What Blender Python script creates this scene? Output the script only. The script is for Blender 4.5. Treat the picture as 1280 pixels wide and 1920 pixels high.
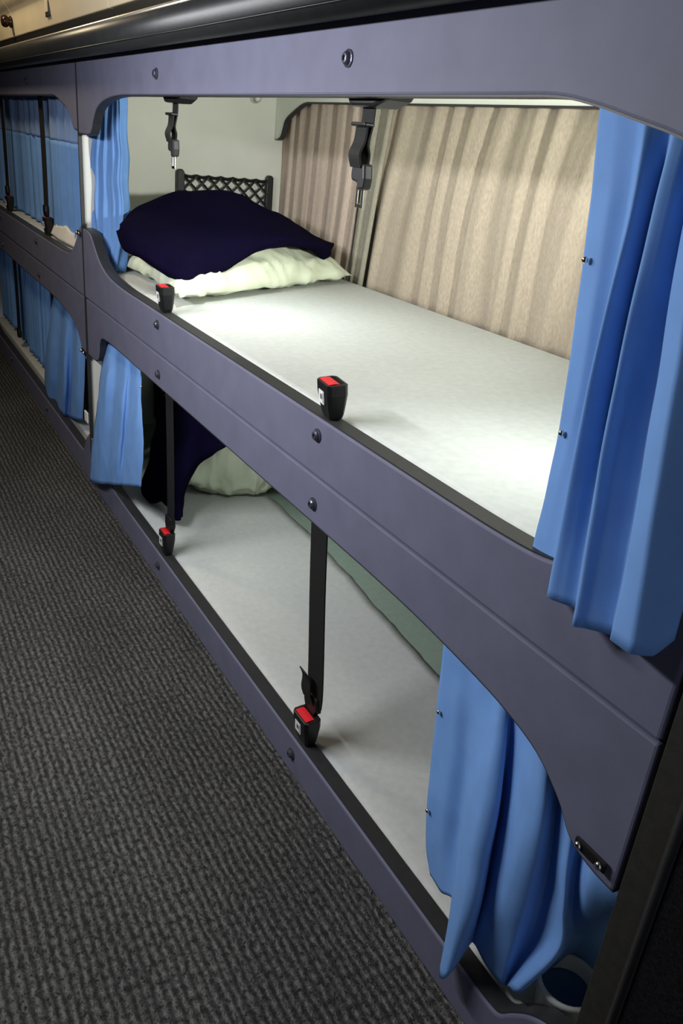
import bpy, bmesh, math, random
import numpy as np
from mathutils import Vector, Matrix, noise
random.seed(7)
for o in list(bpy.data.objects): bpy.data.objects.remove(o)
scn = bpy.context.scene
COL = scn.collection

# ------------------------------------------------------------------ camera
F = 1514.0
CAM = Vector((-0.54, 0.0, 0.9925))
RM = Matrix(((0.86486686, -0.13386343, 0.48382425),      # rows: world x, y, z; columns: image right, image down, forward
             (-0.49393258, -0.39902405, 0.77253505),
             (0.08964332, -0.90711652, -0.41122218)))
cd = bpy.data.cameras.new('camera'); cam = bpy.data.objects.new('camera', cd); COL.objects.link(cam)
cd.sensor_fit = 'HORIZONTAL'; cd.sensor_width = 36.0; cd.lens = F / 1280 * 36.0
cd.clip_start = 0.01
r, d, f = RM.col[0], RM.col[1], RM.col[2]
cam.matrix_world = Matrix(((r[0], -d[0], -f[0], CAM[0]), (r[1], -d[1], -f[1], CAM[1]), (r[2], -d[2], -f[2], CAM[2]), (0, 0, 0, 1)))
scn.camera = cam

# ------------------------------------------------------------------ world, lights, exposure
w = bpy.data.worlds.new('world'); scn.world = w; w.use_nodes = True
w.node_tree.nodes['Background'].inputs[0].default_value = (0.75, 0.82, 1.0, 1)
w.node_tree.nodes['Background'].inputs[1].default_value = 0.5
vs = scn.view_settings
vs.view_transform = 'Standard'; vs.look = 'None'; vs.gamma = 1.0; vs.exposure = 0.0; vs.use_curve_mapping = False

def area(name, loc, target, size, power, color, shape='DISK', spread=180, size_y=None):
    l = bpy.data.lights.new(name, 'AREA'); l.shape = shape; l.size = size; l.energy = power; l.color = color
    if size_y: l.size_y = size_y
    l.spread = math.radians(spread)
    o = bpy.data.objects.new(name, l); COL.objects.link(o); o.location = loc
    o.rotation_euler = (Vector(target) - Vector(loc)).to_track_quat('-Z', 'Y').to_euler()
    return o
# strip lamp along the wall across the aisle (lights the side panels and the lower bunk)
area('aisle_lamp_light', (-0.735, 1.27, 1.13), (0.0, 1.27, 0.60), 0.85, 17.0, (0.95, 0.96, 1.0), 'RECTANGLE', size_y=0.05)
# two berth downlights, then an added fill strip and foot-end fill for the upper bunk
area('berth_light', (0.20, 1.63, 1.145), (0.20, 1.63, 0.5), 0.06, 0.65, (0.93, 1.0, 0.97), spread=85)
area('berth_light', (0.20, 0.70, 1.145), (0.20, 0.70, 0.5), 0.06, 0.65, (0.93, 1.0, 0.97), spread=85)
area('berth_fill_light', (0.055, 1.35, 1.10), (0.70, 1.35, 0.98), 1.7, 1.5, (0.97, 1.0, 0.95), 'RECTANGLE', spread=100, size_y=0.03)
area('foot_fill_light', (0.36, 0.335, 1.06), (0.36, 2.6, 1.0), 0.08, 3.0, (0.97, 1.0, 0.93), spread=64)
# added dim fill under the upper platform, lifts the lower bunk
area('lower_fill_light', (0.20, 1.48, 0.492), (0.24, 1.85, 0.15), 0.16, 0.85, (0.93, 1.0, 0.93))
# warm ceiling lamp above the aisle
area('aisle_ceiling_light', (-0.55, 2.8, 1.80), (-0.05, 2.6, 1.45), 0.30, 8.0, (1.0, 0.82, 0.55))

# ------------------------------------------------------------------ helpers
def P(px, py, x=None, y=None, z=None):
    r = RM @ Vector((px - 640.0, py - 960.0, F))
    if x is not None: t = (x - CAM[0]) / r[0]
    elif y is not None: t = (y - CAM[1]) / r[1]
    else: t = (z - CAM[2]) / r[2]
    return CAM + r * t

def catmull(pts, n):
    """resample a list of vectors through a Catmull-Rom spline, n samples in all"""
    pts = [Vector(p) for p in pts]
    m = len(pts) - 1; out = []
    for i in range(n):
        t = i / (n - 1) * m; k = min(int(t), m - 1); u = t - k
        p1, p2 = pts[k], pts[k + 1]
        p0 = pts[k - 1] if k > 0 else p1 * 2 - p2
        p3 = pts[k + 2] if k + 2 <= m else p2 * 2 - p1
        out.append(0.5 * ((2 * p1) + (p2 - p0) * u + (2 * p0 - 5 * p1 + 4 * p2 - p3) * u * u + (3 * p1 - p0 - 3 * p2 + p3) * u ** 3))
    return out

class MB:
    def __init__(self): self.v = []; self.f = []
    def add(self, vs, fs):
        b = len(self.v); self.v += [tuple(p) for p in vs]; self.f += [tuple(i + b for i in q) for q in fs]; return self
    def box(self, x0, x1, y0, y1, z0, z1):
        vs = [(x, y, z) for x in (x0, x1) for y in (y0, y1) for z in (z0, z1)]
        return self.add(vs, [(0, 1, 3, 2), (4, 6, 7, 5), (0, 4, 5, 1), (2, 3, 7, 6), (0, 2, 6, 4), (1, 5, 7, 3)])
    def prism(self, prof, a0, a1, axis):
        """prof: list of 2-D points; axis 0: (y,z) along x, 1: (x,z) along y, 2: (x,y) along z"""
        def mk(p, a): return [(a, p[0], p[1]), (p[0], a, p[1]), (p[0], p[1], a)][axis]
        n = len(prof); vs = [mk(p, a0) for p in prof] + [mk(p, a1) for p in prof]
        fs = [(i, (i + 1) % n, (i + 1) % n + n, i + n) for i in range(n)]
        fs += [tuple(range(n - 1, -1, -1)), tuple(range(n, 2 * n))]
        return self.add(vs, fs)
    def grid(self, rows, closed=False):
        m = len(rows[0]); vs = [p for rw in rows for p in rw]
        fs = []
        for i in range(len(rows) - 1):
            for j in range(m - 1 + (1 if closed else 0)):
                a, b = i * m + j, i * m + (j + 1) % m
                fs.append((a, b, b + m, a + m))
        return self.add(vs, fs)
    def tube(self, pts, rad, n=8, cap=True):
        pts = [Vector(p) for p in pts]; rows = []
        up = None
        for i, p in enumerate(pts):
            t = (pts[min(i + 1, len(pts) - 1)] - pts[max(i - 1, 0)]).normalized()
            if up is None: up = Vector((0, 0, 1)) if abs(t.z) < .9 else Vector((1, 0, 0))
            s = t.cross(up).normalized(); u = s.cross(t).normalized(); up = u
            rr = rad[i] if isinstance(rad, (list, tuple)) else rad
            rows.append([p + (s * math.cos(a) + u * math.sin(a)) * rr for a in [2 * math.pi * k / n for k in range(n)]])
        b = len(self.v); self.grid(rows, True)
        if cap:
            self.f.append(tuple(b + k for k in range(n - 1, -1, -1))); e = b + (len(rows) - 1) * n
            self.f.append(tuple(e + k for k in range(n)))
        return self
    def lathe(self, prof, c, axis='z', n=20):
        """prof: (radius, height) pairs"""
        c = Vector(c); rows = []
        for rr, h in prof:
            row = []
            for k in range(n):
                a = 2 * math.pi * k / n; q = (rr * math.cos(a), rr * math.sin(a), h)
                q = {'z': q, 'x': (q[2], q[0], q[1]), 'y': (q[0], q[2], q[1])}[axis]
                row.append(c + Vector(q))
            rows.append(row)
        b = len(self.v); self.grid(rows, True)
        self.f.append(tuple(b + k for k in range(n - 1, -1, -1))); e = b + (len(rows) - 1) * n
        self.f.append(tuple(e + k for k in range(n)))
        return self
    def build(self, name, mat, parent=None, smooth=False, bevel=0, solid=0, seg=2):
        me = bpy.data.meshes.new(name); me.from_pydata(self.v, [], self.f)
        bm = bmesh.new(); bm.from_mesh(me); bmesh.ops.recalc_face_normals(bm, faces=bm.faces); bm.to_mesh(me); bm.free()
        me.update(); me.materials.append(M[mat])
        if smooth:
            for p in me.polygons: p.use_smooth = True
        o = bpy.data.objects.new(name, me); COL.objects.link(o)
        if parent: o.parent = parent; o.matrix_parent_inverse = parent.matrix_basis.inverted()
        if solid:
            s = o.modifiers.new('solid', 'SOLIDIFY'); s.thickness = solid; s.offset = 0
        if bevel:
            s = o.modifiers.new('bevel', 'BEVEL'); s.width = bevel; s.segments = seg; s.limit_method = 'ANGLE'; s.angle_limit = math.radians(35)
            s.harden_normals = False
        return o

def empty(name, loc=(0, 0, 0)):
    o = bpy.data.objects.new(name, None); o.empty_display_size = .02; COL.objects.link(o); o.location = loc
    return o
def tag(o, label=None, cat=None, group=None, kind=None):
    if label: o['label'] = label
    if cat: o['category'] = cat
    if group: o['group'] = group
    if kind: o['kind'] = kind
    return o
def copy_tree(o, off, parent=None):
    c = o.copy(); COL.objects.link(c)
    if parent: c.parent = parent; c.matrix_parent_inverse = o.matrix_parent_inverse.copy()
    else: c.location = o.location + Vector(off)
    for ch in list(o.children): copy_tree(ch, off, c)
    return c

# ------------------------------------------------------------------ materials
M = {}
def mat(name, col, rough=.6, var=.12, scale=30, bump=0, bscale=200, metal=0, spec=.4, sheen=0, stretch=(1, 1, 1)):
    m = bpy.data.materials.new(name); m.use_nodes = True; nt = m.node_tree; b = nt.nodes['Principled BSDF']
    b.inputs['Roughness'].default_value = rough; b.inputs['Metallic'].default_value = metal
    b.inputs['Specular IOR Level'].default_value = spec
    if sheen: b.inputs['Sheen Weight'].default_value = sheen
    tc = nt.nodes.new('ShaderNodeTexCoord'); mp = nt.nodes.new('ShaderNodeMapping'); mp.inputs['Scale'].default_value = stretch
    nt.links.new(tc.outputs['Object'], mp.inputs[0])
    n = nt.nodes.new('ShaderNodeTexNoise'); n.inputs['Scale'].default_value = scale; n.inputs['Detail'].default_value = 5
    nt.links.new(mp.outputs[0], n.inputs['Vector'])
    rp = nt.nodes.new('ShaderNodeValToRGB')
    rp.color_ramp.elements[0].position = .3; rp.color_ramp.elements[1].position = .7
    rp.color_ramp.elements[0].color = tuple(c * (1 - var) for c in col) + (1,)
    rp.color_ramp.elements[1].color = tuple(min(1, c * (1 + var)) for c in col) + (1,)
    nt.links.new(n.outputs[0], rp.inputs[0]); nt.links.new(rp.outputs[0], b.inputs['Base Color'])
    if bump:
        n2 = nt.nodes.new('ShaderNodeTexNoise'); n2.inputs['Scale'].default_value = bscale; n2.inputs['Detail'].default_value = 3
        nt.links.new(mp.outputs[0], n2.inputs['Vector'])
        bp = nt.nodes.new('ShaderNodeBump'); bp.inputs['Strength'].default_value = bump; bp.inputs['Distance'].default_value = .002
        nt.links.new(n2.outputs[0], bp.inputs['Height']); nt.links.new(bp.outputs[0], b.inputs['Normal'])
    M[name] = m; return m
mat('panel', (.132, .135, .196), .62, .07, 18, .12, 900, spec=.35)
mat('trim', (.028, .028, .03), .5, .1, 60, .05, 400)
mat('black_plastic', (.009, .009, .0095), .42, .1, 60)
mat('grey_plastic', (.022, .022, .023), .45, .1, 60)
mat('webbing', (.007, .007, .0075), .75, .15, 300, .3, 900)
mat('red', (.75, .02, .03), .4, .05, 40)
mat('sticker', (.75, .75, .74), .6, .03, 40)
mat('ink', (.12, .12, .13), .6, .05, 40)
mat('chrome', (.75, .74, .70), .18, .04, 40, metal=1)
mat('screw', (.10, .10, .13), .3, .05, 40, metal=.6)
mat('sheet', (.55, .565, .545), .85, .05, 70, .16, 260, spec=.15)
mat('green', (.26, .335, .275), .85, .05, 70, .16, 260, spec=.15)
mat('base', (.45, .46, .42), .7, .05, 20)
mat('pillowcase', (.70, .76, .585), .6, .04, 12, .15, 90, spec=.3)
mat('blanket', (.0042, .0030, .0150), .95, .3, 400, .5, 700, spec=.02)
mat('blue', (.165, .335, .69), .7, .05, 25, .1, 700, spec=.2)
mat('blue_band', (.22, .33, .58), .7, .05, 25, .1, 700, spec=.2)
mat('beige', (.42, .355, .275), .9, .13, 260, .25, 700, spec=.1, stretch=(1, 1, .35))
mat('beige_dim', (.52, .42, .345), .9, .13, 260, .25, 700, spec=.1, stretch=(1, 1, .35))
mat('beige_grey', (.30, .28, .22), .9, .13, 260, .25, 700, spec=.1, stretch=(1, 1, .35))
mat('wall', (.56, .565, .50), .7, .03, 10, .06, 500)
mat('white_panel', (.80, .82, .73), .5, .02, 10)
mat('white', (.8, .78, .73), .5, .03, 10)
mat('cream', (.62, .53, .37), .45, .04, 10, .05, 500)
mat('roll', (.02, .021, .022), .38, .15, 40, .05, 300)
mat('alu', (.85, .78, .65), .3, .05, 60, metal=.9)
mat('bronze', (.06, .035, .025), .2, .1, 40, metal=.7)
mat('dark_carpet', (.010, .010, .011), .95, .5, 350, .4, 700, spec=.05)
mat('post', (.022, .021, .018), .7, .2, 80, .1, 300)
mat('cup_white', (.72, .75, .70), .4, .03, 20)
mat('cup_blue', (.04, .13, .30), .5, .05, 20)
mat('lamp', (.8, .8, .8), .3, .01, 20)

def carpet():
    m = bpy.data.materials.new('carpet'); m.use_nodes = True; nt = m.node_tree; b = nt.nodes['Principled BSDF']; L = nt.links.new
    b.inputs['Roughness'].default_value = .95; b.inputs['Specular IOR Level'].default_value = .1
    tc = nt.nodes.new('ShaderNodeTexCoord')
    def noise_n(sc, scale, det=3):
        mp = nt.nodes.new('ShaderNodeMapping'); mp.inputs['Scale'].default_value = sc; L(tc.outputs['Object'], mp.inputs[0])
        n = nt.nodes.new('ShaderNodeTexNoise'); n.inputs['Scale'].default_value = scale; n.inputs['Detail'].default_value = det
        L(mp.outputs[0], n.inputs['Vector']); return n
    def math_n(op, a, c):
        n = nt.nodes.new('ShaderNodeMath'); n.operation = op
        for i, q in enumerate((a, c)):
            if isinstance(q, (int, float)): n.inputs[i].default_value = q
            elif q is not None: L(q, n.inputs[i])
        return n.outputs[0]
    sp = nt.nodes.new('ShaderNodeSeparateXYZ'); L(tc.outputs['Object'], sp.inputs[0])
    wob = noise_n((1, .4, 1), 45)
    x = math_n('ADD', sp.outputs[0], math_n('MULTIPLY', wob.outputs[0], .010))
    rib = math_n('MULTIPLY_ADD', math_n('SINE', math_n('MULTIPLY', x, 2 * math.pi / .0125), None), .36)
    nt.nodes[-1].inputs[2].default_value = .62
    tuft = noise_n((1, .6, 1), 170, 3)
    tuft2 = noise_n((1, .8, 1), 420, 2)
    tt = math_n('ADD', math_n('MULTIPLY', tuft.outputs[0], 2.2), math_n('MULTIPLY', tuft2.outputs[0], 1.2))
    h = math_n('MULTIPLY', rib, math_n('ADD', tt, -1.15))
    big = noise_n((1, .6, 1), 5, 3)
    rp = nt.nodes.new('ShaderNodeValToRGB'); e = rp.color_ramp.elements
    e[0].position = .10; e[0].color = (.022, .022, .0225, 1); e[1].position = .85; e[1].color = (.17, .167, .158, 1)
    L(math_n('MULTIPLY', h, math_n('ADD', math_n('MULTIPLY', big.outputs[0], .9), .55)), rp.inputs[0]); L(rp.outputs[0], b.inputs['Base Color'])
    bp = nt.nodes.new('ShaderNodeBump'); bp.inputs['Strength'].default_value = .8; bp.inputs['Distance'].default_value = .004
    L(h, bp.inputs['Height']); L(bp.outputs[0], b.inputs['Normal']); M['carpet'] = m
carpet()

# ------------------------------------------------------------------ structure
YE, YS, MOD = 0.316, 2.285, 1.969          # near end of the module, seam, module length
tag(MB().box(-.80, 0.021, -.6, 5.2, -.03, 0.0).build('floor', 'carpet'), kind='structure', label='dark grey ribbed carpet along the aisle')
tag(MB().box(.745, .775, .28, 5.2, -.03, 1.95).build('wall_window', 'wall'), kind='structure', label='side wall of the vehicle behind the bunks')
tag(MB().box(-.80, -.77, -.6, 5.2, 0, 1.95).build('wall_left', 'post'), kind='structure', label='dark wall across the aisle')
tag(MB().box(-.80, .775, -.6, 5.2, 1.95, 1.98).build('ceiling', 'cream'), kind='structure', label='cream ceiling of the aisle')
tag(MB().box(-.02, .745, .30, 5.2, 1.165, 1.185).build('ceiling_bunk', 'white_panel'), kind='structure', label='white roof of the upper bunks')
tag(MB().box(-.80, .775, 5.2, 5.22, -.03, 1.98).build('wall_back', 'post'), 'dark end wall of the aisle', kind='structure')
def head_wall(name, y, lab):
    m = MB().box(.10, .745, y, y + .02, -.03, 1.165)
    m.box(.10, .112, y - .31, y, -.03, 1.165)
    o = m.build(name, 'wall'); tag(o, lab, kind='structure'); return o
head_wall('wall_head', 2.60, 'grey green partition at the head of the bunks')
head_wall('wall_far', 2.60 + MOD, 'partition at the head of the far bunks')
tag(MB().box(.0085, .112, 2.2895, 2.3045, 0, 1.165).build('wall_post', 'white', bevel=.002), 'narrow white partition edge beside the panel seam', kind='structure')
tag(MB().box(.03, .745, .285, .300, -.03, 1.165).build('wall_foot', 'wall'), 'partition at the foot of the near bunks', kind='structure')
# window side header with curved bracket
prof = [(2.599, 1.165), (2.599, .995), (2.575, .993)]
prof += [tuple(v) for v in catmull([(2.575, .993, 0), (2.553, 1.002, 0), (2.54, 1.025, 0), (2.525, 1.05, 0), (2.48, 1.072, 0), (2.42, 1.094, 0), (2.385, 1.10, 0)], 24)]
prof = [(p[0], p[1]) for p in prof] + [(.32, 1.10), (.32, 1.165)]
hd = MB().prism(prof, .695, .707, 0).build('trim_1', 'white_panel', bevel=.001)
tag(hd, 'white header board with curved bracket above the beige curtains', kind='structure')
rows = []
for (y, z) in prof[2:-1]:
    rows.append([Vector((.6925, y, z - .0022)), Vector((.709, y, z - .0022)), Vector((.709, y, z + .0018)), Vector((.6925, y, z + .0018))])
MB().grid(rows, True).build('edge_trim', 'trim', hd)
# black near bulkhead
bk = MB().box(-.004, .3, -.6, .270, 0, 1.95).build('wall_near', 'dark_carpet'); tag(bk, 'black carpeted bulkhead at the near end of the bunks', kind='structure')
pr = [(.0, .2835), (.0, .3135), (.028, .3145), (.028, .2715), (-.0055, .2715), (-.0065, .276), (-.0045, .281)]
MB().prism(pr, 0, 1.16, 2).build('corner_post', 'post', bk, bevel=.0015)
MB().tube([(-.006, .2755, 0), (-.006, .2755, 1.16)], .0032, 8).build('piping', 'grey_plastic', bk, smooth=True)

# ------------------------------------------------------------------ bunk panels
def smooth2(pts, per=5):
    return [(v[0], v[1]) for v in catmull([(a, b, 0) for a, b in pts], (len(pts) - 1) * per + 1)]
TOP_BOTTOM = smooth2([(YE + .004, .968), (.36, .972), (.385, .985), (.41, 1.004), (.443, 1.02), (.498, 1.033), (.54, 1.042), (.585, 1.048), (.65, 1.0485)]) + \
    smooth2([(1.85, 1.0485), (1.91, 1.048), (1.98, 1.044), (2.05, 1.035), (2.104, 1.019), (2.138, .994), (2.158, .972), (2.18, .963), (2.22, .962), (YS - .004, .962)])
MID_TOP = smooth2([(YE + .004, .735), (.345, .733), (.372, .715), (.40, .690), (.44, .664), (.49, .648), (.56, .643), (.65, .642)]) + \
    smooth2([(1.80, .642), (1.90, .642), (1.985, .645), (2.06, .653), (2.125, .674), (2.17, .702), (2.20, .724), (2.225, .732), (2.25, .734), (YS - .004, .734)])
MID_BOT = smooth2([(YE + .004, .375), (.345, .376), (.368, .381), (.385, .391), (.406, .416), (.446, .444), (.50, .459), (.57, .468), (.68, .476), (.8, .479)]) + \
    smooth2([(1.85, .482), (2.0, .483), (2.09, .481), (2.135, .474), (2.155, .455), (2.163, .43), (2.175, .41), (2.2, .40), (2.24, .398), (YS - .004, .398)])
BOT_TOP = smooth2([(YE + .004, .150), (.345, .146), (.37, .128), (.392, .102), (.408, .080), (.425, .0745), (.46, .073), (.6, .073)]) + \
    smooth2([(1.8, .073), (1.95, .073), (2.05, .076), (2.12, .088), (2.17, .115), (2.2, .14), (2.24, .15), (YS - .004, .15)])

def edge_strip(curve, x0, x1, t, up):
    rows = []
    for (y, z) in curve:
        a, b = (z - .0005, z + t) if up else (z - t, z + .0005)
        rows.append([Vector((x0, y, a)), Vector((x1, y, a)), Vector((x1, y, b)), Vector((x0, y, b))])
    return MB().grid(rows, True)
def screw(parent, y, z, x=0.0):
    # domed black bolt: washer flange, dome, hex socket
    s = MB().lathe([(.0100, .0), (.0100, -.0018), (.0075, -.0026), (.0072, -.0052), (.0055, -.0070), (.0030, -.0073), (.0027, -.0050), (.0007, -.0049)], (x, y, z), 'x', 16)
    return s.build('bolt', 'screw', parent, smooth=False)
def snap_bar(parent, y, z):
    pb = MB().box(-.004, .0, y - .020, y + .020, z - .0065, z + .0065).build('curtain_stud_plate', 'black_plastic', parent, bevel=.002)
    for dy in (-.0135, .0135):
        MB().lathe([(.0042, 0), (.0042, -.002), (.0034, -.0036), (.0015, -.0044)], (-.004, y + dy, z), 'x', 12).build('stud', 'chrome', pb, smooth=True)

BY = (.945, 1.66)
def bunk_panels():
    t = empty('bunk_top_rail', (0, YE, 1.05))
    MB().prism(TOP_BOTTOM + [(YS - .004, 1.155), (YE + .004, 1.155)], 0, .02, 0).build('board', 'panel', t, bevel=.003)
    edge_strip(TOP_BOTTOM, .0015, .021, .0015, False).build('edge_trim', 'trim', t)
    screw(t, BY[0], 1.087); screw(t, BY[1], 1.084)
    m = empty('bunk_side_panel', (0, YE, .55))
    MB().prism([(YE + .004, .556)] + MID_TOP + [(YS - .004, .556)], 0, .02, 0).build('board', 'panel', m, bevel=.003)
    MB().prism([(YE + .004, .5515)] + MID_BOT + [(YS - .004, .5515)], .0022, .02, 0).build('board', 'panel', m, bevel=.003)
    MB().box(.009, .018, YE + .004, YS - .004, .551, .5565).build('joint_strip', 'black_plastic', m)
    edge_strip(MID_TOP, .003, .028, .002, True).build('edge_trim', 'trim', m)
    edge_strip(MID_BOT, .004, .021, .0015, False).build('edge_trim', 'trim', m)
    for y in BY:
        screw(m, y, .617); screw(m, y, .510, .0022)
    snap_bar(m, .350, .3965); snap_bar(m, .345, .718)
    b = empty('bunk_bottom_rail', (0, YE, 0))
    MB().prism([(YE + .004, .0005)] + BOT_TOP + [(YS - .004, .0005)], 0, .02, 0).build('board', 'panel', b, bevel=.003)
    edge_strip(BOT_TOP, .004, .027, .003, True).build('edge_trim', 'trim', b)
    for y in BY: screw(b, y, .042)
    return t, m, b
tp = bunk_panels()
labs = [('slate purple board with rounded corners above the upper bunk opening', 'rail'),
        ('slate purple side board between the upper and lower bunk mattresses', 'panel'),
        ('slate purple kick board between carpet and lower mattress', 'rail')]
flabs = ['slate board above the closed upper curtains of the far bunk', 'slate side board between the far bunk curtains', 'dark kick board under the far lower bunk by the carpet']
for o, (l, c), fl in zip(tp, labs, flabs):
    tag(o, l, c)
    tag(copy_tree(o, (0, MOD, 0)), fl, c)
sp = MB().box(-.001, .008, YS - .0035, YS + .0035, 0, 1.155)
tag(sp.build('trim_2', 'trim'), 'thin black upright strip in the seam between the two bunks', kind='structure')

# ------------------------------------------------------------------ bed bases and mattresses
def bed_outline(y0, y1, far, g):
    c = [(.030 + g, y0), (.706 - g, y0)] if not far else [(.030 + g, y0), (.098 - g, y0), (.098 - g, 2.624 + g), (.706 - g, 2.624 + g)]
    return c + [(.706 - g, y1), (.114 + g, y1), (.114 + g, y1 - .32), (.075, y1 - .325), (.048, y1 - .345), (.030 + g, y1 - .385)]
def mattress(z0, z1, y0, y1, lab, far=False, m='sheet'):
    return tag(MB().prism(bed_outline(y0, y1, far, .003), z0, z1, 2).build('mattress', m, bevel=.014 if not far else .008, seg=4), lab, 'mattress')
def platform(z0, z1, y0, y1, lab, far=False):
    return tag(MB().prism(bed_outline(y0, y1, far, 0), z0, z1, 2).build('bed_platform', 'base'), lab, 'platform')
N0, N1, F0, F1 = .304, 2.592, 2.31, 2.592 + MOD
mattress(.562, .6405, N0, N1, 'upper bunk mattress in a pale grey sheet')
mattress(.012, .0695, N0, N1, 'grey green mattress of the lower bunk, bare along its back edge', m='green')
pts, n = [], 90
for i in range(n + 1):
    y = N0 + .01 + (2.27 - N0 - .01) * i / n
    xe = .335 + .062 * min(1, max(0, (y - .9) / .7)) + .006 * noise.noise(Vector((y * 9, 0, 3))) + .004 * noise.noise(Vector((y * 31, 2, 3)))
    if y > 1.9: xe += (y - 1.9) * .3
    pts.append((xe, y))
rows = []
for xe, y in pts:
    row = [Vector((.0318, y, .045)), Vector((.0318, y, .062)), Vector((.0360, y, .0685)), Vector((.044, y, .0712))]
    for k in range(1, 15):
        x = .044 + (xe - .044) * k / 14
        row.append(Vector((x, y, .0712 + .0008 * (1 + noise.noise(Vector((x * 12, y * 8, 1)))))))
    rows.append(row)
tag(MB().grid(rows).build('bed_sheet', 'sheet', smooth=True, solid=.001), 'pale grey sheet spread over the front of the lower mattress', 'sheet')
platform(.500, .561, N0, N1, 'board carrying the upper bunk mattress')
platform(-.02, .011, N0, N1, 'board carrying the lower bunk mattress')
mattress(.562, .6405, F0, F1, 'pale mattress of the far upper bunk behind blue curtains', True)
mattress(.012, .095, F0, F1, 'pale mattress of the far lower bunk under blue curtains', True)
platform(.500, .561, F0, F1, 'board carrying the far upper mattress', True)
platform(-.02, .011, F0, F1, 'board carrying the far lower mattress', True)

# ------------------------------------------------------------------ cloth
def cloth_cols(name, cols, matn, per=6, nv=28, wr=.0, solid=.0016, seed=0, parent=None, ws=14, crisp=0.0, wdir=(1, 0, 0)):
    cs = [catmull(c, nv) for c in cols]
    rows = []
    for i in range(nv):
        rw = catmull([c[i] for c in cs], (len(cs) - 1) * per + 1)
        if crisp:
            for k in range(len(rw)):
                a, b = divmod(k, per); b /= per
                lin = cs[a][i].lerp(cs[min(a + 1, len(cs) - 1)][i], b)
                rw[k] = rw[k].lerp(lin, crisp)
        rows.append(rw)
    if wr:
        for rw in rows:
            for k, p in enumerate(rw):
                n = noise.noise(Vector((p.x * ws, p.y * ws, p.z * ws * .6 + seed))) + .5 * noise.noise(Vector((p.x * ws * 2.5, p.y * ws * 2.5, p.z * ws * 1.4 + seed + 9)))
                rw[k] = p + Vector(wdir) * (wr * n)
    return MB().grid(rows).build(name, matn, parent, smooth=True, solid=solid)
def cloth_folds(name, left, right, nf, amp, matn, seed=0, nv=24, sharp=1.0, wander=.15, topk=.5, parent=None, solid=.0016, dirx=1, nu=None, ripple=.0):
    nu = nu or nf * 12 + 1
    L_, R_ = catmull(left, nv), catmull(right, nv); rows = []
    rnd = random.Random(seed); ph = [rnd.uniform(-1, 1) for _ in range(nf + 3)]; am = [rnd.uniform(.55, 1.25) for _ in range(nf + 3)]
    for i in range(nv):
        v = i / (nv - 1); rw = []
        for j in range(nu):
            u = j / (nu - 1)
            uu = u + .012 * wander * math.sin(v * 3 + 6 * u + seed) 
            s = uu * nf + wander * noise.noise(Vector((u * nf * .7, v * .45, seed)))
            k = int(max(0, min(nf + 1, math.floor(s)))); fr = s - math.floor(s)
            a = am[k] * (1 - fr) + am[k + 1] * fr
            wv = math.sin(2 * math.pi * s); wv = math.copysign(abs(wv) ** sharp, wv)
            wv += .35 * math.sin(4.3 * math.pi * s + ph[k])
            A = amp * a * (topk + (1 - topk) * v)
            p = L_[i].lerp(R_[i], u) + Vector((dirx * A * wv + ripple * noise.noise(Vector((u * 9, v * 7, seed + 3))), 0, 0))
            rw.append(p)
        rows.append(rw)
    return MB().grid(rows).build(name, matn, parent, smooth=True, solid=solid)
def snaps(parent, pts):
    for (px, py, x) in pts:
        c = P(px, py, x=x)
        MB().lathe([(.0032, 0), (.0032, -.0015), (.0018, -.003), (.0005, -.0032)], c, 'x', 10).build('snap', 'chrome', parent, smooth=True)
def C(*a): return [P(p[0], p[1], x=p[2]) for p in a]

# near upper curtain, hem hanging outside the side board
cu = cloth_cols('privacy_curtain', [
    C((1128, 150, .035), (1109, 350, .034), (1064, 710, .026), (1030, 900, .02), (998, 1040, .012)),
    C((1160, 160, .034), (1142, 360, .032), (1090, 705, .022), (1044, 920, .015), (1016, 1062, .008)),
    C((1205, 165, .036), (1178, 385, .036), (1118, 700, .026), (1062, 960, .012), (1036, 1082, .003)),
    C((1216, 190, .026), (1180, 400, .012), (1109, 695, -.002), (1055, 960, -.014), (1026, 1119, -.022)),
    C((1235, 200, .030), (1196, 410, .020), (1128, 700, .006), (1080, 960, -.006), (1050, 1130, -.017)),
    C((1266, 205, .038), (1222, 420, .034), (1158, 700, .020), (1108, 960, .004), (1080, 1142, -.010)),
    C((1268, 220, .026), (1223, 400, .012), (1158, 695, -.006), (1110, 960, -.022), (1075, 1173, -.033)),
    C((1290, 225, .030), (1243, 420, .016), (1182, 700, .004), (1136, 965, -.012), (1098, 1178, -.025)),
    C((1325, 235, .040), (1285, 430, .034), (1236, 705, .022), (1192, 970, .004), (1148, 1192, -.014)),
    C((1325, 250, .028), (1281, 424, .012), (1236, 695, -.008), (1194, 960, -.024), (1144, 1200, -.036)),
    C((1345, 265, .022), (1308, 440, .002), (1266, 700, -.018), (1222, 970, -.034), (1180, 1226, -.042)),
    C((1370, 280, .028), (1340, 450, .012), (1304, 710, -.006), (1262, 980, -.020), (1222, 1230, -.028)),
    C((1400, 300, .036), (1380, 470, .028), (1350, 720, .016), (1320, 980, .000), (1262, 1200, -.012))],
    'blue', per=7, nv=40, wr=.0022, seed=2, crisp=.65)
tag(cu, 'wide blue curtain at the near end, hem hanging over the side board', 'curtain')
snaps(cu, [(1097, 487, .026), (1053, 812, .018)])
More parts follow.
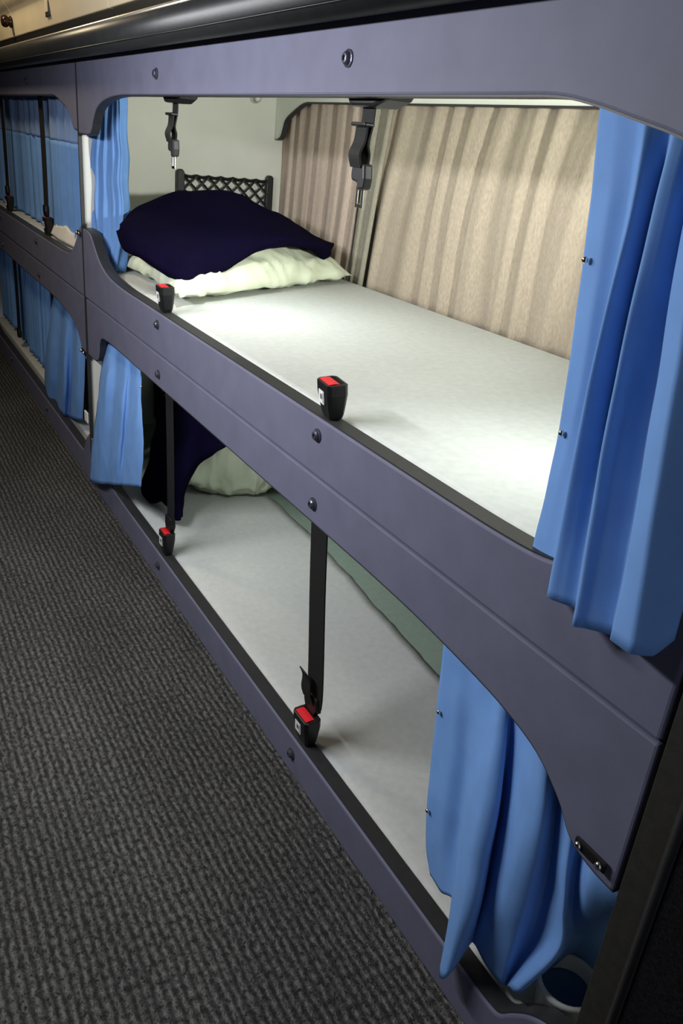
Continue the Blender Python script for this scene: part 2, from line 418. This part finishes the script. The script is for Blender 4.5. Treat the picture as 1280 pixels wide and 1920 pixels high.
# near lower curtain
cl = cloth_cols('privacy_curtain', [
    C((836, 1170, .034), (818, 1330, .034), (801, 1500, .026), (799, 1580, .022), (806, 1640, .018)),
    C((866, 1195, .034), (850, 1370, .030), (834, 1500, .022), (826, 1600, .018), (826, 1672, .014)),
    C((892, 1220, .036), (878, 1400, .034), (866, 1520, .028), (856, 1620, .022), (852, 1694, .012)),
    C((930, 1275, .036), (890, 1454, .010), (866, 1580, -.004), (849, 1690, -.014), (823, 1818, -.022)),
    C((942, 1280, .034), (912, 1462, -.002), (888, 1590, -.018), (868, 1700, -.026), (832, 1836, -.030)),
    C((952, 1285, .036), (936, 1490, .006), (912, 1610, -.008), (892, 1706, -.016), (856, 1806, -.018)),
    C((962, 1290, .040), (940, 1500, .030), (918, 1620, .022), (900, 1710, .018), (882, 1768, .022)),
    C((990, 1320, .036), (957, 1520, .014), (928, 1640, .008), (908, 1720, .008), (892, 1772, .020)),
    C((1010, 1340, .032), (985, 1535, .002), (955, 1660, -.002), (930, 1745, .004), (910, 1808, .018)),
    C((1032, 1375, .034), (1018, 1545, .008), (988, 1680, .006), (962, 1765, .010), (938, 1842, .020)),
    C((1048, 1420, .045), (1040, 1555, .036), (1012, 1690, .034), (985, 1775, .034), (950, 1848, .030)),
    C((1062, 1470, .038), (1052, 1590, .024), (1046, 1690, .022), (1030, 1770, .022), (955, 1850, .010)),
    C((1082, 1510, .034), (1066, 1620, .018), (1056, 1710, .014), (1048, 1785, .014), (972, 1862, .010)),
    C((1098, 1550, .042), (1080, 1640, .036), (1070, 1720, .040), (1062, 1775, .06), (1006, 1838, .05)),
    C((1115, 1580, .034), (1102, 1660, .022), (1092, 1725, .04), (1082, 1770, .08), (1050, 1815, .115)),
    C((1150, 1600, .036), (1134, 1680, .028), (1124, 1740, .05), (1112, 1775, .085), (1095, 1815, .12)),
    C((1200, 1600, .045), (1190, 1690, .04), (1175, 1740, .06), (1160, 1775, .09), (1140, 1815, .125))],
    'blue', per=7, nv=40, wr=.0026, seed=5, crisp=.25)
tag(cl, 'bunched blue curtain of the lower bunk beside the white cup', 'curtain')
snaps(cl, [(823, 1335, .03), (802, 1520, .022)])
# far-end upper curtain, gathered and tucked behind the side board
c1 = cloth_folds('privacy_curtain', C((186, 150, .045), (173, 250, .04), (165, 330, .036), (172, 430, .036), (200, 510, .036)),
                 C((231, 150, .07), (233, 250, .08), (236, 340, .085), (236, 430, .08), (222, 510, .06)), 6, .020, 'blue', seed=3, nv=36, sharp=.7, wander=.4, topk=.8, ripple=.004)
tag(c1, 'gathered blue curtain at the head of the upper bunk, next to the seam', 'curtain')
# far-end lower curtain
c2 = cloth_cols('privacy_curtain', [
    C((194, 625, .036), (187, 720, .006), (174, 830, -.012), (168, 902, -.016)),
    C((208, 632, .03), (200, 725, -.004), (190, 835, -.020), (186, 907, -.024)),
    C((222, 640, .040), (214, 735, .008), (206, 840, -.010), (202, 908, -.014)),
    C((236, 655, .036), (232, 745, -.002), (224, 845, -.020), (218, 910, -.024)),
    C((244, 660, .040), (240, 750, .006), (233, 845, -.010), (229, 910, -.016)),
    C((256, 668, .034), (258, 765, .000), (258, 850, -.016), (250, 912, -.020)),
    C((264, 680, .034), (266, 775, .002), (268, 855, -.014), (264, 913, -.018))], 'blue', nv=30, wr=.003, seed=8, ws=22, crisp=.5)
tag(c2, 'short blue curtain at the head of the lower bunk, hem over the kick board', 'curtain')
snaps(c2, [(265, 725, .012)])

# beige window curtains
def Y(x, y, z): return Vector((x, y, z))
w1 = cloth_folds('window_curtain', [Y(.722, 2.597, 1.14), Y(.722, 2.597, .9), Y(.716, 2.597, .625)], [Y(.722, 2.06, 1.14), Y(.722, 2.08, .9), Y(.716, 2.10, .625)], 7, .0055, 'beige_dim', seed=11, wander=.35, topk=.9, sharp=.8)
tag(w1, 'pinkish beige window curtain behind the pillow', 'curtain')
w2 = cloth_folds('window_curtain', [Y(.708, 2.05, 1.13), Y(.716, 2.075, .9), Y(.714, 2.10, .625)], [Y(.708, 1.92, 1.13), Y(.712, 1.965, .9), Y(.708, 2.0, .625)], 2, .012, 'beige_grey', seed=13, wander=.25, topk=.9)
tag(w2, 'narrow greyish beige curtain strip between the two wider ones', 'curtain')
w3 = cloth_folds('window_curtain', [Y(.720, 1.94, 1.14), Y(.720, 1.985, .9), Y(.716, 2.005, .625)], [Y(.722, .34, 1.14), Y(.722, .34, .9), Y(.716, .34, .625)], 17, .0075, 'beige', seed=17, wander=.9, topk=.85, sharp=.6)
tag(w3, 'wide beige pleated window curtain along the mattress', 'curtain')

# far bunk curtains (drawn shut)
def far_curtain(y0, y1, z0, z1, x, nf, lab, seed, band=None, out=0.0):
    e = empty('privacy_curtain', (x, y0, z0)); tag(e, lab, 'curtain')
    if band:
        cloth_folds('curtain_body', [Y(x, y0, band), Y(x + out, y0, z0)], [Y(x, y1, band), Y(x + out, y1, z0)], nf, .010, 'blue', seed=seed, topk=1, parent=e)
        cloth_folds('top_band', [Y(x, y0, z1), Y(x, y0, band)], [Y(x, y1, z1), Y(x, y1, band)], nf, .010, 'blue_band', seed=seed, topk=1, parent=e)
    else:
        cloth_folds('curtain_body', [Y(x, y0, z1), Y(x + out, y0, z0)], [Y(x, y1, z1), Y(x + out, y1, z0)], nf, .012, 'blue', seed=seed, topk=.7, parent=e)
    return e
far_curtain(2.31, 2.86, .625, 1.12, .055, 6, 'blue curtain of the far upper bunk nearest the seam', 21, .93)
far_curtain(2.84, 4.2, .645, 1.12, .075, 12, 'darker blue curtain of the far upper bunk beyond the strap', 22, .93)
f1 = cloth_cols('privacy_curtain', [
    C((163, 560, .036), (160, 680, .034), (157, 750, .03), (154, 788, .03)),
    C((148, 555, .034), (146, 660, .02), (143, 735, .014), (140, 786, .014)),
    C((140, 550, .042), (136, 655, .034), (132, 730, .03), (128, 782, .03)),
    C((126, 545, .034), (122, 650, .016), (120, 725, .008), (117, 777, .012)),
    C((118, 540, .042), (112, 645, .032), (110, 715, .03), (106, 762, .03)),
    C((104, 540, .036), (96, 640, .016), (92, 705, .010), (92, 748, .014)),
    C((98, 560, .044), (88, 650, .030), (84, 700, .030), (86, 738, .030))], 'blue', nv=24, wr=.003, seed=31)
tag(f1, 'blue curtain of the far lower bunk nearest the seam', 'curtain')
far_curtain(2.86, 3.46, .11, .52, .06, 7, 'blue curtain of the far lower bunk between the two straps', 24)
far_curtain(3.46, 4.2, .11, .52, .07, 6, 'darkest blue curtain of the far lower bunk at the picture edge', 25)
tg = P(160, 783, x=-.004)
tag(MB().box(-.006, -.001, YS + .006, YS + .040, .190, .222).build('tag_plate', 'white', bevel=.002), 'small white square tag low on the seam between the bunks', 'tag')

# ------------------------------------------------------------------ pillows and blankets
def wrinkle(o, amp, sc, seed, zmin):
    me = o.data; me.update(); ns = [v.normal.copy() for v in me.vertices]
    for v, n in zip(me.vertices, ns):
        q = Vector((v.co.x * sc, v.co.y * sc, v.co.z * sc * .7 + seed))
        q = q + Vector((noise.noise(q * .6), noise.noise(q * .6 + Vector((7, 0, 0))), 0)) * .9
        rd = (abs(noise.noise(q)) * 2) ** .7 - .5 + .45 * ((abs(noise.noise(q * 2.1 + Vector((0, 4, 0)))) * 2) ** .8 - .5)
        v.co += n * amp * rd
        v.co.z = max(v.co.z, zmin)
    me.update()
def pillow(name, A, B, C_, D, z0, h, matn, lab, seed=0, n=34, low=.3, wr=.006, ex=2.6, pw=.55, wk=.006, wsc=13):
    A, B, C_, D = [Vector((p[0], p[1], 0)) for p in (A, B, C_, D)]
    top, bot = [], []
    for i in range(n + 1):
        u = i / n; rt, rb = [], []
        for j in range(n + 1):
            v = j / n; a, b = 2 * u - 1, 2 * v - 1
            # edges bow in between the corners
            cu_, cv_ = a * (1 - .05 * (1 - b * b)), b * (1 - .05 * (1 - a * a))
            uu, vv = (cu_ + 1) / 2, (cv_ + 1) / 2
            p = A * (1 - uu) * (1 - vv) + B * uu * (1 - vv) + C_ * uu * vv + D * (1 - uu) * vv
            t = max(0, (1 - abs(a) ** ex)) ** pw * max(0, (1 - abs(b) ** ex)) ** pw
            q = Vector((p.x * 9, p.y * 9, seed))
            # creases fan in from the four sides, finest near the seam
            s1, s2 = u * 8 + .8 * noise.noise(q), v * 6 + .8 * noise.noise(q + Vector((3, 7, 1)))
            rid = (1 - abs(noise.noise(Vector((s1, b * 1.1, seed)))) * 2.6) * abs(b) + (1 - abs(noise.noise(Vector((a * 1.1, s2, seed + 5)))) * 2.6) * abs(a)
            rid2 = 1 - abs(noise.noise(q * 2.0 + Vector((5, 1, 0)))) * 2
            wv = wr * (rid * .9 + rid2 * .5 - .7) * min(1, t * 2.6)
            edge = .010 * (1 - t)
            zt = z0 + low * h + (1 - low) * h * t + wv
            zb = max(z0 + .0015, z0 + low * h - low * h * 1.25 * t)
            if i in (0, n) or j in (0, n): zb = zt
            rt.append(Vector((p.x, p.y, zt))); rb.append(Vector((p.x, p.y, zb)))
        top.append(rt); bot.append(rb)
    m = MB().grid(top); m.grid([list(reversed(rw)) for rw in bot])
    o = m.build(name, matn, smooth=True)
    bm = bmesh.new(); bm.from_mesh(o.data); bmesh.ops.remove_doubles(bm, verts=bm.verts, dist=.0004); bmesh.ops.recalc_face_normals(bm, faces=bm.faces)
    for fc in bm.faces: fc.smooth = True
    bm.to_mesh(o.data); bm.free()
    tag(o, lab, 'pillow'); wrinkle(o, wk, wsc, seed, z0 + .0012); return o
pillow('pillow', (.062, 1.705), (.690, 2.02), (.66, 2.50), (.078, 2.245), .641, .120, 'pillowcase', 'pale green pillow on the upper mattress under the navy blanket', seed=4, low=.17, ex=2.4, wr=.006, pw=.60, n=70, wk=.010, wsc=14)
pillow('pillow', (.135, 1.90), (.43, 1.79), (.58, 2.22), (.22, 2.36), .0725, .30, 'pillowcase', 'crumpled pale green pillow on the lower mattress', seed=12, low=.34, wr=.010, ex=2.2, n=70, wk=.020, wsc=15)

def YP(*a): return [P(p[0], p[1], y=p[2]) for p in a]
# navy blanket on the upper pillow: columns run from the front edge over the crest to the back
def bcol(front, mid, crest, backz):
    f_, m_, c_ = P(front[0], front[1], y=front[2] - .065), P(mid[0], mid[1], y=mid[2] - .07), P(crest[0], crest[1], y=crest[2])
    c_.z = max(c_.z, .0)
    bx = max(c_.x, .125)
    b_ = Vector((bx, c_.y + .14, backz + (c_.z - backz) * .55)); e_ = Vector((bx, c_.y + .20, backz))
    return [Vector((f_.x, f_.y + .03, f_.z - .010)), f_, m_, c_, b_, e_]
bl = cloth_cols('blanket', [
    bcol((229, 432, 2.10), (228, 428, 2.12), (229, 424, 2.14), .74),
    bcol((241, 462, 2.03), (243, 428, 2.07), (250, 400, 2.16), .72),
    bcol((272, 476, 1.95), (272, 440, 2.02), (280, 382, 2.18), .70),
    bcol((308, 498, 1.90), (310, 450, 1.97), (320, 367, 2.19), .70),
    bcol((348, 518, 1.86), (352, 460, 1.94), (366, 362, 2.20), .70),
    bcol((392, 512, 1.875), (398, 450, 1.95), (412, 362, 2.20), .70),
    bcol((440, 487, 1.91), (448, 440, 1.98), (460, 372, 2.20), .70),
    bcol((490, 463, 1.95), (500, 436, 2.01), (510, 398, 2.20), .70),
    bcol((545, 454, 1.99), (552, 444, 2.03), (560, 427, 2.19), .70),
    bcol((590, 462, 2.03), (594, 458, 2.05), (600, 452, 2.17), .70),
    bcol((616, 478, 2.06), (618, 470, 2.08), (622, 462, 2.15), .70)], 'blanket', per=6, nv=40, wr=.009, solid=.012, seed=3, ws=11, wdir=(-.3, -.5, .8))
tag(bl, 'folded navy fleece blanket lying over the upper pillow', 'blanket')
# navy blanket hanging over the lower pillow
bl2 = cloth_cols('blanket', [
    [P(300, 745, x=.19), P(292, 800, x=.16), P(280, 860, x=.10), P(268, 905, x=.075), P(270, 925, x=.070)],
    [P(322, 745, x=.18), P(308, 800, x=.15), P(293, 870, x=.095), P(282, 915, x=.075), P(280, 944, x=.066)],
    [P(344, 755, x=.17), P(328, 810, x=.145), P(310, 870, x=.09), P(298, 915, x=.085), P(299, 940, x=.075)],
    [P(368, 770, x=.17), P(346, 820, x=.14), P(322, 880, x=.09), P(312, 930, x=.080), P(312, 950, x=.072)],
    [P(392, 785, x=.18), P(366, 830, x=.14), P(338, 890, x=.10), P(326, 940, x=.085), P(322, 974, x=.080)],
    [P(415, 805, x=.19), P(386, 838, x=.15), P(352, 885, x=.115), P(338, 940, x=.10), P(337, 974, x=.088)],
    [P(440, 825, x=.21), P(408, 846, x=.17), P(368, 872, x=.14), P(346, 915, x=.12), P(340, 960, x=.10)]], 'blanket', per=6, nv=30, wr=.008, solid=.008, seed=9, ws=12)
tag(bl2, 'navy fleece blanket hanging off the lower pillow', 'blanket')

# ------------------------------------------------------------------ storage nets on the head wall
def storage_net(x0, x1, z0, z1, lab):
    yb = 2.585
    e = empty('storage_net', (x0, yb, z0)); tag(e, lab, 'net')
    for x in (x0, x1):
        MB().prism([(x - .012, z0), (x + .012, z0), (x + .012, z1 + .004), (x + .006, z1 + .012), (x - .006, z1 + .012), (x - .012, z1 + .004)], yb - .008, yb + .008, 1).build('upright', 'black_plastic', e, bevel=.003)
    n = MB(); rw = .0034; nx = 7; dx = (x1 - x0 - .02) / nx; xa = x0 + .01; xb = x1 - .01
    top = []
    for k in range(nx * 4 + 1):
        t = k / 4; top.append((xa + dx * t, yb - .006, z1 - .004 - .004 * abs(math.sin(math.pi * t))))
    n.tube(top, .0048, 5)
    dz = dx * .95
    def clip(p, q):
        (ax, az), (bx, bz) = p, q
        if bz < z0: t = (z0 - az) / (bz - az); bx, bz = ax + (bx - ax) * t, z0
        return (ax, az), (bx, bz)
    nz = int(math.ceil((z1 - z0) / dz))
    for s in (1, -1):
        for k in range(-nz, nx + nz + 1):
            # line starting on the top edge at column k, running down with slope s; clip to the frame
            xs = xa + k * dx; za = z1 - .006
            pts = []
            t0, t1 = 0.0, (za - z0) / dz
            if s > 0: lo, hi = (xa - xs) / dx, (xb - xs) / dx
            else: lo, hi = (xs - xb) / dx, (xs - xa) / dx
            t0, t1 = max(t0, lo), min(t1, hi)
            if t1 - t0 < .15: continue
            yy = yb - .006 + (.002 if s > 0 else -.002)
            n.tube([(xs + s * t0 * dx, yy, za - t0 * dz), (xs + s * t1 * dx, yy, za - t1 * dz)], rw, 5)
    n.build('netting', 'black_plastic', e)
    MB().tube([(xa, yb - .006, z0 + .004), (xb, yb - .006, z0 + .004)], .004, 6).build('lower_cord', 'black_plastic', e)
storage_net(.375, .677, .665, .872, 'black diamond mesh storage net on the wall above the upper pillow')
storage_net(.30, .602, .09, .33, 'black mesh storage net on the wall behind the lower pillow')

# ------------------------------------------------------------------ seat belts
def ribbon(pts, w_, t_=.0016, ydir=(0, 1, 0)):
    yd = Vector(ydir); rows = []
    pts = [Vector(p) for p in pts]
    for i, p in enumerate(pts):
        tt = (pts[min(i + 1, len(pts) - 1)] - pts[max(i - 1, 0)]).normalized(); n = tt.cross(yd).normalized()
        ww = w_[i] if isinstance(w_, (list, tuple)) else w_
        rows.append([p - yd * ww / 2 - n * t_ / 2, p + yd * ww / 2 - n * t_ / 2, p + yd * ww / 2 + n * t_ / 2, p - yd * ww / 2 + n * t_ / 2])
    m = MB().grid(rows, True); k = len(m.v)
    m.f += [(3, 2, 1, 0), (k - 4, k - 3, k - 2, k - 1)]; return m
def latch_plate(x, y, z0, z1, w_):
    m = MB(); t = .001
    for (a, b, c, d_) in [(-w_ / 2, -w_ / 2 + .0042, z0, z1), (w_ / 2 - .0042, w_ / 2, z0, z1), (-w_ / 2 + .0042, w_ / 2 - .0042, z0, z0 + .005), (-w_ / 2 + .0042, w_ / 2 - .0042, z1 - .004, z1)]:
        m.box(x - t, x + t, y + a, y + b, c, d_)
    return m
def hanging_belt(y, lab, wid=.028, dy=0.0):
    x = .040
    e = empty('hanging_seat_belt', (x, y, 1.05)); tag(e, lab, 'seat belt', 'retracted belts above the upper bunk')
    hp = [(y - .062, 1.098), (y - .066, 1.060), (y - .052, 1.046), (y - .025, 1.0385), (y + .028, 1.0385), (y + .038, 1.046), (y + .040, 1.098)]
    hs = MB().prism(hp, .0235, .062, 0).build('retractor_housing', 'black_plastic', e, bevel=.004)
    top = [Vector((x, y + .008, 1.045)), Vector((x - .001, y + .008, 1.02)), Vector((x - .006, y + .006, .998)), Vector((x - .003, y + .006, .985)), Vector((x - .004, y + .006, .972))]
    ribbon(catmull(top, 16), wid, .002).build('webbing', 'webbing', e, smooth=False)
    ribbon(catmull([Vector((x - .008, y + .008, 1.020)), Vector((x - .010, y + .008, 1.0)), Vector((x - .016, y + .008, .985)), Vector((x - .012, y + .008, .970))], 14), wid * .92, .003).build('webbing_loop', 'webbing', e)
    MB().box(x - .016, x - .001, y + .006 - wid * .58, y + .008 + wid * .6, 1.0165, 1.0215).build('belt_stop', 'black_plastic', e, bevel=.002)
    tp_ = [(y - .010, .975), (y - .0125, .958), (y - .010, .945), (y + .002, .943), (y + .005, .952), (y + .0195, .954), (y + .021, .962), (y + .019, .975)]
    MB().prism(tp_, x - .012, x + .002, 0).build('tongue', 'grey_plastic', e, bevel=.003)
    latch_plate(x - .005, y + .004, .922, .949, .018).build('latch_plate', 'chrome', e, bevel=.0004)
hanging_belt(BY[0], 'retracted black belt hanging above the near red buckle of the upper bunk')
hanging_belt(BY[1], 'retracted black belt hanging above the upper pillow end')

def buckle(y, zb, h, lab, wy=.046, wx=.028, x=.0335, lean=0.0, rz=0.0, bucklename='seat_belt_buckle'):
    e = empty(bucklename, (x, y, zb)); tag(e, lab, 'buckle', 'red topped buckles')
    def ring(k, z, dx=0): 
        a, b = wx / 2 * k[0], wy / 2 * k[1]; c = .005 * k[1]
        pts = [(-a + c, -b), (a - c, -b), (a, -b + c), (a, b - c), (a - c, b), (-a + c, b), (-a, b - c), (-a, -b + c)]
        return [Vector((px + dx, py, z)) for px, py in pts]
    rows = [ring((.62, .60), 0), ring((.74, .72), h * .12), ring((.86, .82), h * .35), ring((1, .98), h * .7), ring((1, 1), h * .985), ring((.90, .94), h), ring((.72, .8), h), ring((.70, .78), h * .93)]
    m = MB().grid(rows, True); n = len(m.v)
    m.f += [tuple(range(7, -1, -1)), tuple(range(n - 8, n))]
    parts = []
    parts.append(m.build('body', 'black_plastic'))
    # red press button with a dished front and the tongue slot left open behind it
    b = MB().grid([[Vector((sx, sy, z)) for sy in [(-.37 + .74 * k / 6) * wy for k in range(7)]] for (sx, z) in
                   [(-.40 * wx, h * .93), (-.38 * wx, h * 1.005), (-.1 * wx, h * 1.012), (.12 * wx, h * .995), (.16 * wx, h * .93)]])
    parts.append(b.build('press_button', 'red', solid=.001))
    s = MB().box(-wx / 2 * .98 - .0008, -wx / 2 * .98 + .0006, -.006, .013, h * .40, h * .76).build('sticker', 'sticker'); parts.append(s)
    k = MB().box(-wx / 2 * .98 - .0011, -wx / 2 * .98 - .0006, .000, .007, h * .52, h * .66)
    k.box(-wx / 2 * .98 - .0011, -wx / 2 * .98 - .0006, -.004, -.0025, h * .44, h * .72)
    kk = k.build('print', 'ink')
    parts.append(MB().box(-.004, .004, -.012, .012, -.03, .004).build('stalk', 'black_plastic'))
    for o in parts: o.parent = e
    kk.parent = s
    e.rotation_euler = (0, lean, rz)
    return e
buckle(BY[0] - .006, .6455, .052, 'red topped black buckle standing on the upper mattress edge, nearer one', wy=.050, wx=.030, lean=math.radians(-6), rz=math.radians(-8), x=.018)
buckle(BY[1] - .002, .6455, .052, 'red topped black buckle beside the upper pale green pillow', wy=.046, wx=.030, lean=math.radians(-3), rz=math.radians(-4), x=.018)
buckle(BY[0] - .016, .0770, .056, 'red topped black buckle fastened to the near strap of the lower bunk', wy=.050, wx=.030, lean=math.radians(-4), x=.0175)
buckle(BY[1] - .010, .0770, .058, 'red topped black buckle below the blanket on the lower bunk', wy=.044, wx=.028, x=.0175)

def strap(y, ytop, ztop, zb, lab, wid=.042, x=.027, tail=True, yb=None):
    e = empty('fastened_seat_belt', (x, y, zb)); tag(e, lab, 'seat belt', 'fastened straps')
    yb = y if yb is None else yb
    pts = catmull([Vector((x, ytop, ztop)), Vector((x + .002, (ytop * 2 + yb) / 3, zb + (ztop - zb) * .6)), Vector((x + .001, yb, zb + (ztop - zb) * .15)), Vector((x, yb, zb + .010))], 16)
    ribbon(pts, wid, .0022).build('webbing', 'webbing', e)
    MB().prism([(yb - .019, zb + .034), (yb - .022, zb + .014), (yb - .014, zb - .002), (yb + .014, zb - .002), (yb + .022, zb + .014), (yb + .019, zb + .034)], x - .007, x + .006, 0).build('tongue', 'black_plastic', e, bevel=.003)
    if tail:
        ribbon(catmull([Vector((x - .007, yb + .004, zb + .020)), Vector((x - .013, yb + .005, zb + .04)), Vector((x - .012, yb + .008, zb + .062)), Vector((x - .018, yb + .012, zb + .078))], 10), [.036 - .0016 * i for i in range(10)], .002).build('webbing_tail', 'webbing', e)
strap(BY[0], .968, .50, .133, 'black strap running down to the near buckle of the lower bunk', yb=BY[0] - .010, wid=.050)
strap(BY[1], 1.668, .50, .136, 'black strap crossing the navy blanket of the lower bunk', wid=.044, tail=False, yb=BY[1] - .006)
for y, nm in ((BY[0] + MOD - .03, 'nearer the seam'), (BY[1] + MOD - .03, 'farther from the seam')):
    strap(y, y, 1.06, .70, 'black strap across the far upper bunk curtain, ' + nm, wid=.062, x=.030, tail=False)
    strap(y, y, .50, .14, 'black strap across the far lower bunk curtain, ' + nm, wid=.066, x=.034, tail=False)
    buckle(y, .640, .056, 'red buckle of the far upper bunk, ' + nm, wy=.046, x=.0335)

# rumpled sheet on the far upper mattress edge
rows = []
for i in range(49):
    u = i / 48; y = 2.47 + u * .46; rw = []
    hgt = .038 * math.sin(math.pi * min(1, u * .86 + .14)) ** .6 * (1 + .10 * math.sin(u * 17) + .06 * math.sin(u * 31 + 1)) + .004
    for j in range(7):
        v = j / 6; rw.append(Vector((.034 + .012 * v + .003 * math.sin(u * 9), y, .648 + hgt * v)))
    for j in range(1, 4): rw.append(Vector((.046 + .002 * j, y, .648 + hgt * (1 - j * .3))))
    rows.append(rw)
tag(MB().grid(rows).build('rumpled_sheet', 'white', smooth=True, solid=.002), 'rumpled white bedding showing under the far upper curtain', 'sheet')

# ------------------------------------------------------------------ cup at the near foot of the lower bunk
cc = (.064, .374, .0725)
e = empty('cup', cc); tag(e, 'white cup with blue inside standing at the foot of the lower bunk', 'cup')
MB().lathe([(.026, 0), (.028, .004), (.0335, .062), (.0365, .066), (.0368, .071), (.034, .074), (.0310, .071), (.0295, .036)], cc, 'z', 32).build('shell', 'cup_white', e, smooth=True)
MB().lathe([(.0001, .040), (.026, .040), (.0290, .0465), (.0296, .0530), (.029, .0535), (.027, .0475), (.0001, .0445)], cc, 'z', 32).build('lining', 'cup_blue', e, smooth=True)

# ------------------------------------------------------------------ luggage rack above
rc = Vector((-.0342, 0, 1.1475)); rr = .0273
prof = []
for k in range(28):
    a = 2 * math.pi * k / 28
    q = rr * (1 - .06 * max(0, math.cos(a - math.radians(190))) ** 12)
    prof.append((rc.x + q * math.cos(a), rc.z + q * math.sin(a)))
e = empty('overhead_grab_rail', (rc.x, YE, rc.z)); tag(e, 'black rounded rail with bright metal strip along the overhead lockers', 'rail')
MB().prism(prof, .25, 5.2, 1).build('rail_body', 'roll', e, smooth=True)
a = math.radians(117); c = rc + Vector((rr * math.cos(a), 0, rr * math.sin(a)))
MB().tube([(c.x, .25, c.z), (c.x, 5.2, c.z)], .0042, 10).build('metal_strip', 'alu', e, smooth=True)
a = math.radians(215); c = rc + Vector((rr * math.cos(a) * .99, 0, rr * math.sin(a) * .99))
MB().tube([(c.x, .25, c.z), (c.x, 5.2, c.z)], .0016, 6).build('bead', 'black_plastic', e, smooth=True)
MB().box(-.02, .02, .25, 5.2, 1.156, 1.2).build('rail_mount', 'black_plastic', e)
# cream locker doors
dp = smooth2([(-.022, 1.203), (-.026, 1.225), (-.030, 1.255), (-.036, 1.268), (-.052, 1.29), (-.075, 1.34), (-.10, 1.45), (-.11, 1.70)], 5)
dpb = [(x + .012, z) for x, z in dp]
def locker(y0, y1, lab, knob=None, slot=None):
    e = empty('overhead_locker_door', (-.03, y0, 1.2)); tag(e, lab, 'locker', 'overhead lockers')
    MB().prism(dp + dpb[::-1], y0 + .002, y1 - .002, 1).build('door_skin', 'cream', e, bevel=.002)
    if knob:
        MB().lathe([(.016, .0), (.016, -.004), (.011, -.008), (.016, -.014), (.0165, -.022), (.012, -.028), (.004, -.030)], (-.029, knob[0], knob[1]), 'x', 18).build('knob', 'bronze', e, smooth=True)
    if slot:
        y, z = slot
        s = MB().box(-.0305, -.024, y - .022, y + .022, z - .019, z + .019).build('latch', 'grey_plastic', e, bevel=.002)
        MB().box(-.0325, -.029, y - .013, y + .019, z - .009, z + .017).build('latch_flap', 'cream', s, bevel=.0015)
locker(.28, 1.895, 'cream overhead locker door above the near upper bunk')
locker(1.895, 2.92, 'cream overhead locker door with square latch above the seam', slot=(2.432, 1.240))
locker(2.92, 4.2, 'cream overhead locker door with round dark knob at the far end', knob=(2.935, 1.240))
locker(4.2, 5.2, 'last cream overhead locker door at the far end of the aisle')

# ------------------------------------------------------------------ small lamps
def downlight(x, y, z, lab):
    e = empty('berth_downlight', (x, y, z)); tag(e, lab, 'lamp', 'berth downlights')
    MB().lathe([(.040, .0), (.040, -.010), (.034, -.014), (.031, -.012), (.030, -.004)], (x, y, z), 'z', 24).build('bezel', 'white', e, smooth=True)
downlight(.22, 1.63, 1.165, 'round white downlight under the bunk roof over the pillow end')
downlight(.22, .70, 1.165, 'round white downlight under the bunk roof over the foot end')
e = empty('coat_hook', (.62, 2.6, 1.10)); tag(e, 'small round hook high on the head wall', 'hook')
MB().lathe([(.016, .0), (.016, -.006), (.009, -.010), (.008, -.02), (.012, -.024), (.004, -.027)], (.62, 2.60, 1.104), 'y', 16).build('hook_body', 'wall', e, smooth=True)
e = empty('foot_fill_lamp', (.36, .301, 1.06)); tag(e, 'added round fill lamp on the foot partition of the upper bunk', 'lamp')  # added fixture, its light brightens the head wall
MB().lathe([(.050, .0), (.050, .010), (.046, .026), (.043, .026), (.041, .012)], (.36, .301, 1.06), 'y', 24).build('bezel', 'white', e, smooth=True)
e = empty('aisle_strip_lamp', (-.768, 1.27, 1.13)); tag(e, 'long strip lamp on the dark wall across the aisle', 'lamp')
MB().prism([(-.769, 1.10), (-.745, 1.105), (-.742, 1.155), (-.769, 1.165)], .82, 1.72, 1).build('housing', 'grey_plastic', e, bevel=.003)
e = empty('berth_fill_strip', (.04, 1.35, 1.12)); tag(e, 'added long fill strip behind the board over the upper bunk', 'lamp')  # added housing for the strip that evens out the upper bunk light
MB().prism([(.024, 1.10), (.036, 1.10), (.050, 1.135), (.050, 1.155), (.024, 1.155)], 1.02, 1.58, 1).build('housing', 'white', e, bevel=.003)
e = empty('lower_fill_lamp', (.20, 1.48, .499)); tag(e, 'added flat round fill lamp under the upper bunk platform over the lower bunk', 'lamp')  # added fixture for the fill on the lower pillow and head wall
MB().lathe([(.095, .0), (.095, -.004), (.088, -.006), (.084, -.004), (.082, -.002)], (.20, 1.48, .4995), 'z', 28).build('bezel', 'white', e, smooth=True)
